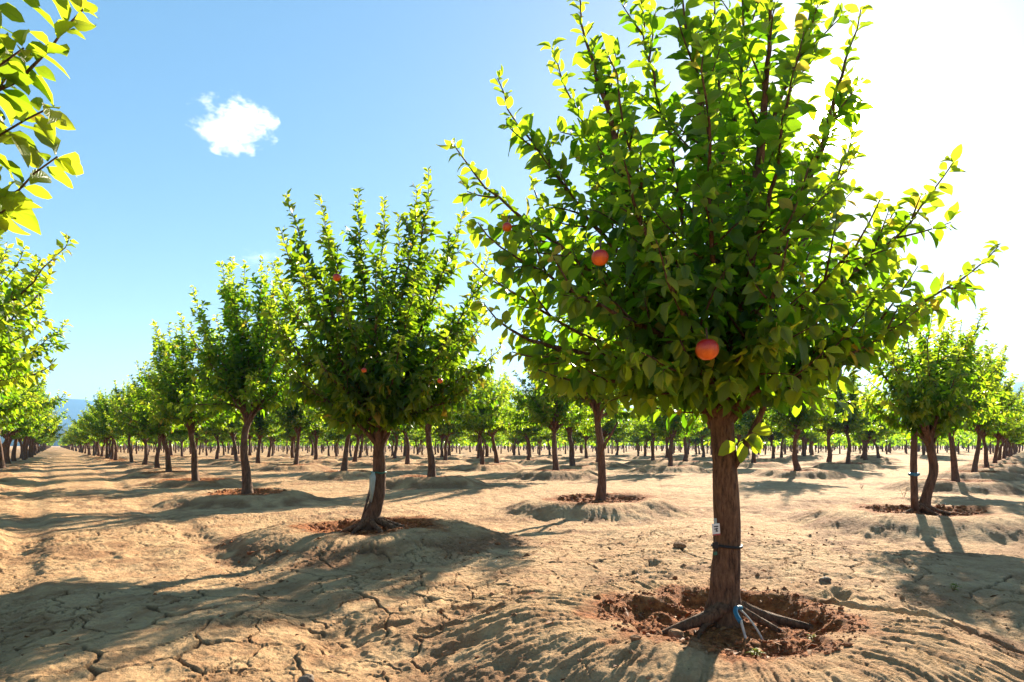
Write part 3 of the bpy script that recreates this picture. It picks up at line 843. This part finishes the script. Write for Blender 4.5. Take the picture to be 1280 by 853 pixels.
gx, gy = G(935, 797); hz = gz(gx, gy)
ht = empty('irrigation_tube', (gx, gy, hz)); tag(ht, 'bent blue drip tube with pale lines at the foot of the nearest trunk', 'tube')
off = np.array(ht.location)
a0 = P(916, 762, 3.60)-off; a1 = P(926, 778, 3.52)-off; a2 = P(933, 800, 3.48)-off
mb = MB(); mb.tube(bez(P(926, 760, 3.63)-off, a0+np.array([.02, 0, .012]), a0+np.array([-.01, 0, .01]), a1, 12), .0125, 10); mb.build('blue_hose', BLUE, ht)
mb = MB(); mb.tube(bez(a1-np.array([0, 0, -.01]), a1*.6+a2*.4, a1*.3+a2*.7, np.array([a2[0], a2[1], gz(*(a2+off)[:2])-off[2]-.01]), 8), .0065, 8); mb.build('pale_line', PALE, ht)
e = P(956, 796, 3.52)-off; e[2] = gz(*(e+off)[:2])-off[2]-.01
mb = MB(); mb.tube(bez(P(925, 762, 3.63)-off, P(935, 771, 3.6)-off, P(945, 782, 3.56)-off, e, 9), .0055, 8); mb.build('pale_line', PALE, ht)

sx, sy = G(447, 660); sz = gz(sx, sy)
st = empty('support_stake', (sx, sy, sz-.05)); tag(st, 'thin dark stake leaning on the second trunk, wrapped in pale plastic', 'stake')
off = np.array(st.location)
mb = MB(); mb.tube(np.array([(sx, sy, sz-.05), P(458, 630, 7.78), P(466, 598, 7.76)])-off, [.016, .015, .013], 8, rough=.08); mb.build('stick', STICK, st)
mb = MB(); mb.tube(np.array([P(464, 628, 7.765), P(464.5, 612, 7.755), P(465.5, 597, 7.75), P(467, 590, 7.76)])-off, [.010, .030, .032, .012], 9, rough=.3); mb.build('plastic_wrap', CLEAR, st)
mb = MB()
ring = [P(473.5, 591, 7.9)-off+np.array([.082*math.cos(k*math.pi/14), .082*math.sin(k*math.pi/14), .006*math.sin(k)]) for k in range(29)]
mb.tube(ring, .010, 6, cap=False); mb.build('green_tie', GREENP, st)

tt = empty('trunk_tie', tuple(P(1142.5, 593, 9.3))); tag(tt, 'small blue-green tie around the straight trunk of the double-trunked tree', 'tie')
mb = MB(); ring = [np.array([.052*math.cos(k*math.pi/12), .052*math.sin(k*math.pi/12), 0]) for k in range(25)]
mb.tube(ring, .022, 8, cap=False); mb.build('band', BLUE, tt)
mb = MB(); mb.box((-.02, -.085, 0), (.05, .02, .045)); mb.build('knot', BLUE, tt, False)

# ------------------------------------------------------------------ stones, clods, litter
CLOD = plain('brown_clod', (.30, .17, .09), .95, .1, (.18, .09, .045), 30., .01, 60.)
REDCLAY = plain('red_clay', (.36, .130, .050), .9, .1, (.17, .066, .030), 25., .008, 70.)
GREYST = plain('grey_brown_stone', (.20, .15, .11), .85, .2, (.12, .085, .06), 18., .006, 60.)
def lump(name, cat, px, py, size, mat, label, seed, flat=.7):
    x, y = G(px, py); rng = np.random.default_rng(seed)
    bm = bmesh.new(); bmesh.ops.create_icosphere(bm, subdivisions=4, radius=1)
    o3 = rng.uniform(0, 50)
    for v in bm.verts:
        c = v.co
        n1 = float(fbm(np.array([c.x*1.3+o3]), np.array([c.y*1.3+c.z*1.1+o3]), seed, 4)[0])
        v.co = c*(.65+.7*n1)
        v.co = Vector((v.co.x*size[0], v.co.y*size[1], v.co.z*size[2]))
    me = bpy.data.meshes.new(name); bm.to_mesh(me); bm.free(); me.polygons.foreach_set('use_smooth', [True]*len(me.polygons))
    o = link(name, me, mat); o.location = (x, y, gz(x, y)+size[2]*.15); o.rotation_euler = (0, 0, rng.uniform(-.4, .4))
    tag(o, label, cat, 'loose lumps on the soil')
lump('clay_lump', 'clod', 668, 738, (.055, .04, .018), REDCLAY, 'flat red clay lump lying on pale cracked soil left of the basin', 3)
lump('clay_lump', 'clod', 844, 714, (.022, .02, .02), REDCLAY, 'small round red clay lump behind the basin of the nearest tree', 4)
lump('soil_clod', 'clod', 849, 683, (.07, .055, .04), CLOD, 'brown soil clod on the flat ground left of the tagged trunk', 5)
lump('stone', 'stone', 1032, 720, (.045, .04, .03), GREYST, 'rounded pale stone right of the nearest basin, before the dark mound', 6)
lump('stone', 'stone', 1011, 727, (.035, .03, .028), GREYST, 'small dark stone right of the nearest basin, beside a paler one', 7)
lump('stone', 'stone', 384, 836, (.035, .03, .024), GREYST, 'small grey stone on cracked soil low in the lane, left of churned red earth', 8)
lump('root_clump', 'clod', 845, 797, (.05, .05, .045), CLOD, 'dark brown soil clod inside the basin, left of the nearest trunk', 9)

def clods():
    rng = np.random.default_rng(17)
    pts = []
    def disc(n, cx, cy, r0, r1, s0, s1, red):
        a = rng.uniform(0, 6.28, n); r = np.sqrt(rng.uniform(r0*r0, r1*r1, n))
        for i in range(n): pts.append((cx+r[i]*math.cos(a[i]), cy+r[i]*math.sin(a[i]), s0*(s1/s0)**(rng.random()**2.2), red))
    disc(2200, *MAIN, .12, .70, .003, .018, 1); disc(900, *SECOND, .15, .72, .008, .035, 1); disc(500, *MID, .15, .75, .01, .04, 1); disc(500, *RIGHT, .15, .75, .01, .04, 1)
    disc(400, *row_right_of_lane[0], .15, .7, .01, .04, 1)
    disc(350, *MAIN, .9, 2.0, .004, .020, 0)
    n = 6000
    xs = rng.uniform(-3.2, 3.8, n); ys = rng.uniform(2.3, 8.5, n)
    h, red, loose, ck = ground(xs, ys)
    for x, y, l in zip(xs, ys, loose):
        if rng.random() < .05+l*.75: pts.append((x, y, .004*(9 if rng.random() < l*.5 else 4)**(rng.random()**1.6), 0 if l < .5 else rng.integers(0, 2)))
    for red_, name, mat, lb in ((1, 'red_soil_crumbs', REDCLAY, 'loose reddish soil crumbs lying in the tree basins'), (0, 'soil_crumbs', CLOD, 'loose tan soil crumbs scattered on the ground')):
        S = np.array([p for p in pts if p[3] == red_])
        bm = bmesh.new(); bmesh.ops.create_icosphere(bm, subdivisions=1, radius=1)
        tv = np.array([v.co[:] for v in bm.verts]); tf = np.array([[v.index for v in f.verts] for f in bm.faces]); bm.free()
        m = len(S); hz_ = ground(S[:, 0], S[:, 1])[0]
        sc = S[:, 2][:, None]*rng.uniform(.6, 1.25, (m, 3)); sc[:, 2] *= .75
        a = rng.uniform(0, 6.28, m)
        w = tv[None]*(1+rng.normal(0, .17, (m, len(tv), 1)))
        w = w*sc[:, None, :]
        x = w[..., 0]*np.cos(a)[:, None]-w[..., 1]*np.sin(a)[:, None]; y = w[..., 0]*np.sin(a)[:, None]+w[..., 1]*np.cos(a)[:, None]
        V = np.stack([x+S[:, :1], y+S[:, 1:2], w[..., 2]+hz_[:, None]+.2*sc[:, 2:3]], -1).reshape(-1, 3)
        Q = (np.arange(m)[:, None, None]*len(tv)+tf[None]).reshape(-1, 3)
        me = np_mesh(name, V, Q); me.polygons.foreach_set('use_smooth', np.zeros(len(me.polygons), bool))
        tag(link(name, me, mat), lb, None, None, 'stuff')
    # dry leaves and bits of straw in the basins
    m = 420; S = []
    for (cx, cy), k in ((MAIN, 170), (SECOND, 110), (MID, 70), (RIGHT, 70)):
        a = rng.uniform(0, 6.28, k); r = rng.uniform(.12, .72, k)**1.0
        S += [(cx+r[i]*math.cos(a[i]), cy+r[i]*math.sin(a[i])) for i in range(k)]
    S += [(rng.uniform(-3, 4), rng.uniform(2.6, 9)) for _ in range(220)]
    S = np.array(S); hz_ = ground(S[:, 0], S[:, 1])[0]; m = len(S)
    b = np.stack([S[:, 0], S[:, 1], hz_+.008], 1)
    d = rng.normal(0, 1, (m, 3)); d[:, 2] *= .25; ln = rng.uniform(.03, .075, m)
    me = leaf_mesh('fallen_leaves', [b, d, rng.normal(0, .35, (m, 3))+np.array([0, 0, 1.]), ln, ln*rng.uniform(.15, .6, m), rng.uniform(0, 1, m)], False, rng)
    dry = plain('dry_leaf', (.30, .13, .05), .8, .2, (.12, .05, .025), 9.)
    tag(link('fallen_leaves', me, dry), 'dry brown fallen leaves and straw in the tree basins', None, None, 'stuff')
clods()

WEED = plain('weed_green', (.16, .22, .02), .6, .3, (.26, .26, .03), transl=.4)
DRYW = plain('dry_weed', (.16, .10, .05), .8, .2, (.24, .17, .08))
def weed(px, py, h, label, mat, n, seed, lf):
    x, y = G(px, py); z = gz(x, y); rng = np.random.default_rng(seed)
    o = empty('weed', (x, y, z)); tag(o, label, 'weed', 'weeds on the soil')
    mb = MB(); B, D, U, L, W, Y = [], [], [], [], [], []
    for k in range(n):
        a = k*2.4; d = np.array([math.cos(a)*.45, math.sin(a)*.45, 1.0])*h*rng.uniform(.6, 1.0)
        pts = bez(np.zeros(3)-np.array([0, 0, .02]), d*.3, d*.6, d, 6); mb.tube(pts, np.linspace(.003, .0015, 6), 4)
        for s in (2, 3, 4, 5):
            B.append(pts[s]); D.append(np.array([math.cos(a+s*2), math.sin(a+s*2), .4])); U.append([0, 0, 1.]); L.append(lf*rng.uniform(.7, 1.2)); W.append(L[-1]*.45); Y.append(.6)
    mb.build('stem', DRYW, o)
    link('foliage', leaf_mesh('foliage', [np.array(q) for q in (B, D, U, L, W, Y)], False, rng), mat, o)
weed(1130, 622, .26, 'dry thin weed standing alone on bare soil left of the double trunk', DRYW, 3, 1, .05)
weed(945, 816, .035, 'tiny yellow-green weed on the front rim of the nearest basin', WEED, 5, 2, .035)
weed(1016, 808, .03, 'tiny yellow-green sprout at the right end of the nearest basin', WEED, 4, 3, .03)
weed(1192, 732, .05, 'little green weed in the shade before the right-hand mound', WEED, 4, 4, .035)
weed(1077, 611, .10, 'low dry tuft on bare soil between two distant mounds', DRYW, 4, 5, .05)

# ------------------------------------------------------------------ hills and far woods
def ridge(name, label, dist, depth, az0, az1, hfun, mat, seed):
    na, nd = 260, 24
    az = np.radians(np.linspace(az0, az1, na)); u = np.linspace(0, 1, nd)
    A, U = np.meshgrid(az, u, indexing='ij')
    rr = dist+(U-.5)*depth
    x = rr*np.sin(A); y = rr*np.cos(A)
    prof = np.sin(np.pi*U)**.8
    h = hfun(np.degrees(A))*prof*(.85+.3*fbm(x/dist*14, y/dist*14, seed, 4))-2
    v = np.stack([x, y, h], -1).reshape(-1, 3)
    i = np.arange(na-1)[:, None]*nd; j = np.arange(nd-1)[None]
    q = np.stack([i+j, i+j+1, i+nd+j+1, i+nd+j], -1).reshape(-1, 4)
    o = link(name, np_mesh(name, v, q), mat); tag(o, label, None, None, 'structure'); return o
HILL = plain('wooded_hill', (.030, .055, .045), .95, .1, (.050, .070, .050), .012)
WOOD = plain('far_wood', (.030, .045, .025), .95, .1, (.045, .06, .03), .08)
ridge('hill', 'long blue hazy hill range on the horizon', 3000, 1500, -48, 48, lambda a: 150+62*sst(10, 36, a)+10*np.sin(a*.35+1)+6*np.sin(a*.9), HILL, 5)
ridge('hill', 'low dark wooded rise in front of the hazy hills', 1300, 300, -48, 48, lambda a: 30+8*np.sin(a*1.3)+5*np.sin(a*3.1), WOOD, 6)

# ------------------------------------------------------------------ clouds: real puffs of vapour
def cloud_material(dens, seed, scale):
    m, nt, out = new_mat('cloud_vapour'); L = nt.links
    tc = N(nt, 'ShaderNodeTexCoord')
    n1 = N(nt, 'ShaderNodeTexNoise', i_Scale=scale, i_Detail=8.0, i_Roughness=.68); L.new(tc.outputs['Object'], n1.inputs['Vector'])
    at = N(nt, 'ShaderNodeVectorMath', operation='LENGTH')
    L.new(tc.outputs['Object'], at.inputs[0])
    # vapour thins out towards the rim of the puff (object space, unit sphere)
    f = mth(nt, 'SUBTRACT', mth(nt, 'MULTIPLY_ADD', n1.outputs[0], 4.6, -1.75), at.outputs['Value'])
    d = mth(nt, 'MULTIPLY', ramp(nt, f, 0.0, .75), dens)
    pv = N(nt, 'ShaderNodeVolumePrincipled'); pv.inputs['Color'].default_value = (1, 1, 1, 1); pv.inputs['Anisotropy'].default_value = .35
    L.new(d, pv.inputs['Density']); L.new(pv.outputs[0], out.inputs['Volume'])
    return m
def cloud(label, px, py, Z, w, h, dens, seed, puffs):
    bm = bmesh.new(); bmesh.ops.create_icosphere(bm, subdivisions=3, radius=1)
    me = bpy.data.meshes.new('cloud'); bm.to_mesh(me); bm.free()
    o = link('cloud', me, cloud_material(dens, seed, puffs)); p = P(px, py, Z)
    o.location = tuple(p); o.scale = (w/F*Z, w/F*Z*.7, h/F*Z); o.rotation_euler = (0, 0, R(seed*11))
    tag(o, label, 'cloud'); return o
cloud('small bright white puffy cloud alone in the blue sky', 290, 155, 1500, 60, 40, .034, 1, 1.9)
cloud('faint thin white cloud wisp above the third tree', 326, 322, 1900, 34, 12, .004, 2, 1.8)

# ------------------------------------------------------------------ hazy air
def haze():
    m, nt, out = new_mat('hazy_air')
    pv = N(nt, 'ShaderNodeVolumePrincipled'); pv.inputs['Color'].default_value = (.24, .54, 1, 1); pv.inputs['Density'].default_value = HAZE_D; pv.inputs['Anisotropy'].default_value = .2
    nt.links.new(pv.outputs[0], out.inputs['Volume'])
    mb = MB(); mb.box((0, 1900, 138), (7600, 4400, 290)); o = mb.build('haze', m, None, False)
    tag(o, 'pale blue hazy air over the orchard', None, None, 'stuff')
HAZE_D = .00022
haze()

# ------------------------------------------------------------------ light
el = math.atan2(.477, math.hypot(.481, 1)); az = math.atan2(.481, 1.0)
w = bpy.data.worlds.new('World'); SC.world = w; w.use_nodes = True
nt = w.node_tree; nt.nodes.clear(); L = nt.links
out = N(nt, 'ShaderNodeOutputWorld'); bg = N(nt, 'ShaderNodeBackground'); L.new(bg.outputs[0], out.inputs[0])
sky = N(nt, 'ShaderNodeTexSky', sky_type='NISHITA'); sky.sun_disc = False
sky.sun_elevation = el; sky.sun_rotation = az; sky.altitude = 0; sky.air_density = 1.0; sky.dust_density = .35; sky.ozone_density = 2.2
hs = N(nt, 'ShaderNodeHueSaturation', i_Saturation=1.70, i_Value=1.14, i_Hue=.495)
gm = N(nt, 'ShaderNodeGamma', i_Gamma=.50); L.new(sky.outputs[0], gm.inputs[0]); L.new(gm.outputs[0], hs.inputs['Color'])
# bright aureole of hazy air round the sun
tc = N(nt, 'ShaderNodeTexCoord'); dt = N(nt, 'ShaderNodeVectorMath', operation='DOT_PRODUCT'); L.new(tc.outputs['Generated'], dt.inputs[0])
dt.inputs[1].default_value = tuple(SUN)
dd = mth(nt, 'MAXIMUM', dt.outputs['Value'], 0.0)
g = mth(nt, 'MULTIPLY', mth(nt, 'POWER', dd, 22.0), .15)
g = mth(nt, 'ADD', g, mth(nt, 'MULTIPLY', mth(nt, 'POWER', dd, 110.0), 2.8))
g = mth(nt, 'ADD', g, mth(nt, 'MULTIPLY', mth(nt, 'POWER', dd, 2500.0), 120.0))
# paler towards the horizon
sz = N(nt, 'ShaderNodeSeparateXYZ'); L.new(tc.outputs['Generated'], sz.inputs[0])
hzn = mth(nt, 'POWER', mth(nt, 'SUBTRACT', 1.0, mth(nt, 'MAXIMUM', sz.outputs[2], 0.0)), 9.0)
g = mth(nt, 'ADD', g, mth(nt, 'MULTIPLY', hzn, 1.15))
cb = N(nt, 'ShaderNodeCombineColor')
L.new(g, cb.inputs[0]); L.new(mth(nt, 'MULTIPLY', g, .97), cb.inputs[1]); L.new(mth(nt, 'MULTIPLY', g, .90), cb.inputs[2])
add = mixc(nt, 1.0, hs.outputs[0], cb.outputs[0], 'ADD')
L.new(add, bg.inputs[0]); bg.inputs[1].default_value = .084
ld = bpy.data.lights.new('sun', 'SUN'); ld.energy = 5.0; ld.angle = R(.6); ld.color = (1, .885, .70)
lo = bpy.data.objects.new('sun', ld); COL.objects.link(lo); lo.location = tuple(SUN*50)
lo.rotation_euler = Vector(tuple(SUN)).to_track_quat('Z', 'Y').to_euler()

# ------------------------------------------------------------------ camera and render settings
cd = bpy.data.cameras.new('camera'); cam = bpy.data.objects.new('camera', cd); COL.objects.link(cam)
cam.location = (0, 0, CAM_H); cam.rotation_euler = (R(90), 0, 0)
cd.sensor_width = 36; cd.sensor_fit = 'HORIZONTAL'; cd.lens = 36*F/1280; cd.shift_y = (HZ-426.5)/1280
cd.clip_start = .05; cd.clip_end = 20000
SC.camera = cam
vs = SC.view_settings; vs.view_transform = 'Standard'; vs.look = 'None'; vs.exposure = 2.02; vs.gamma = 1; vs.use_curve_mapping = False
cy = SC.cycles
cy.max_bounces = 8; cy.diffuse_bounces = 3; cy.glossy_bounces = 2; cy.transmission_bounces = 4; cy.volume_bounces = 2; cy.transparent_max_bounces = 4
cy.use_denoising = True
cy.caustics_reflective = False; cy.caustics_refractive = False
cy.sample_clamp_indirect = 6
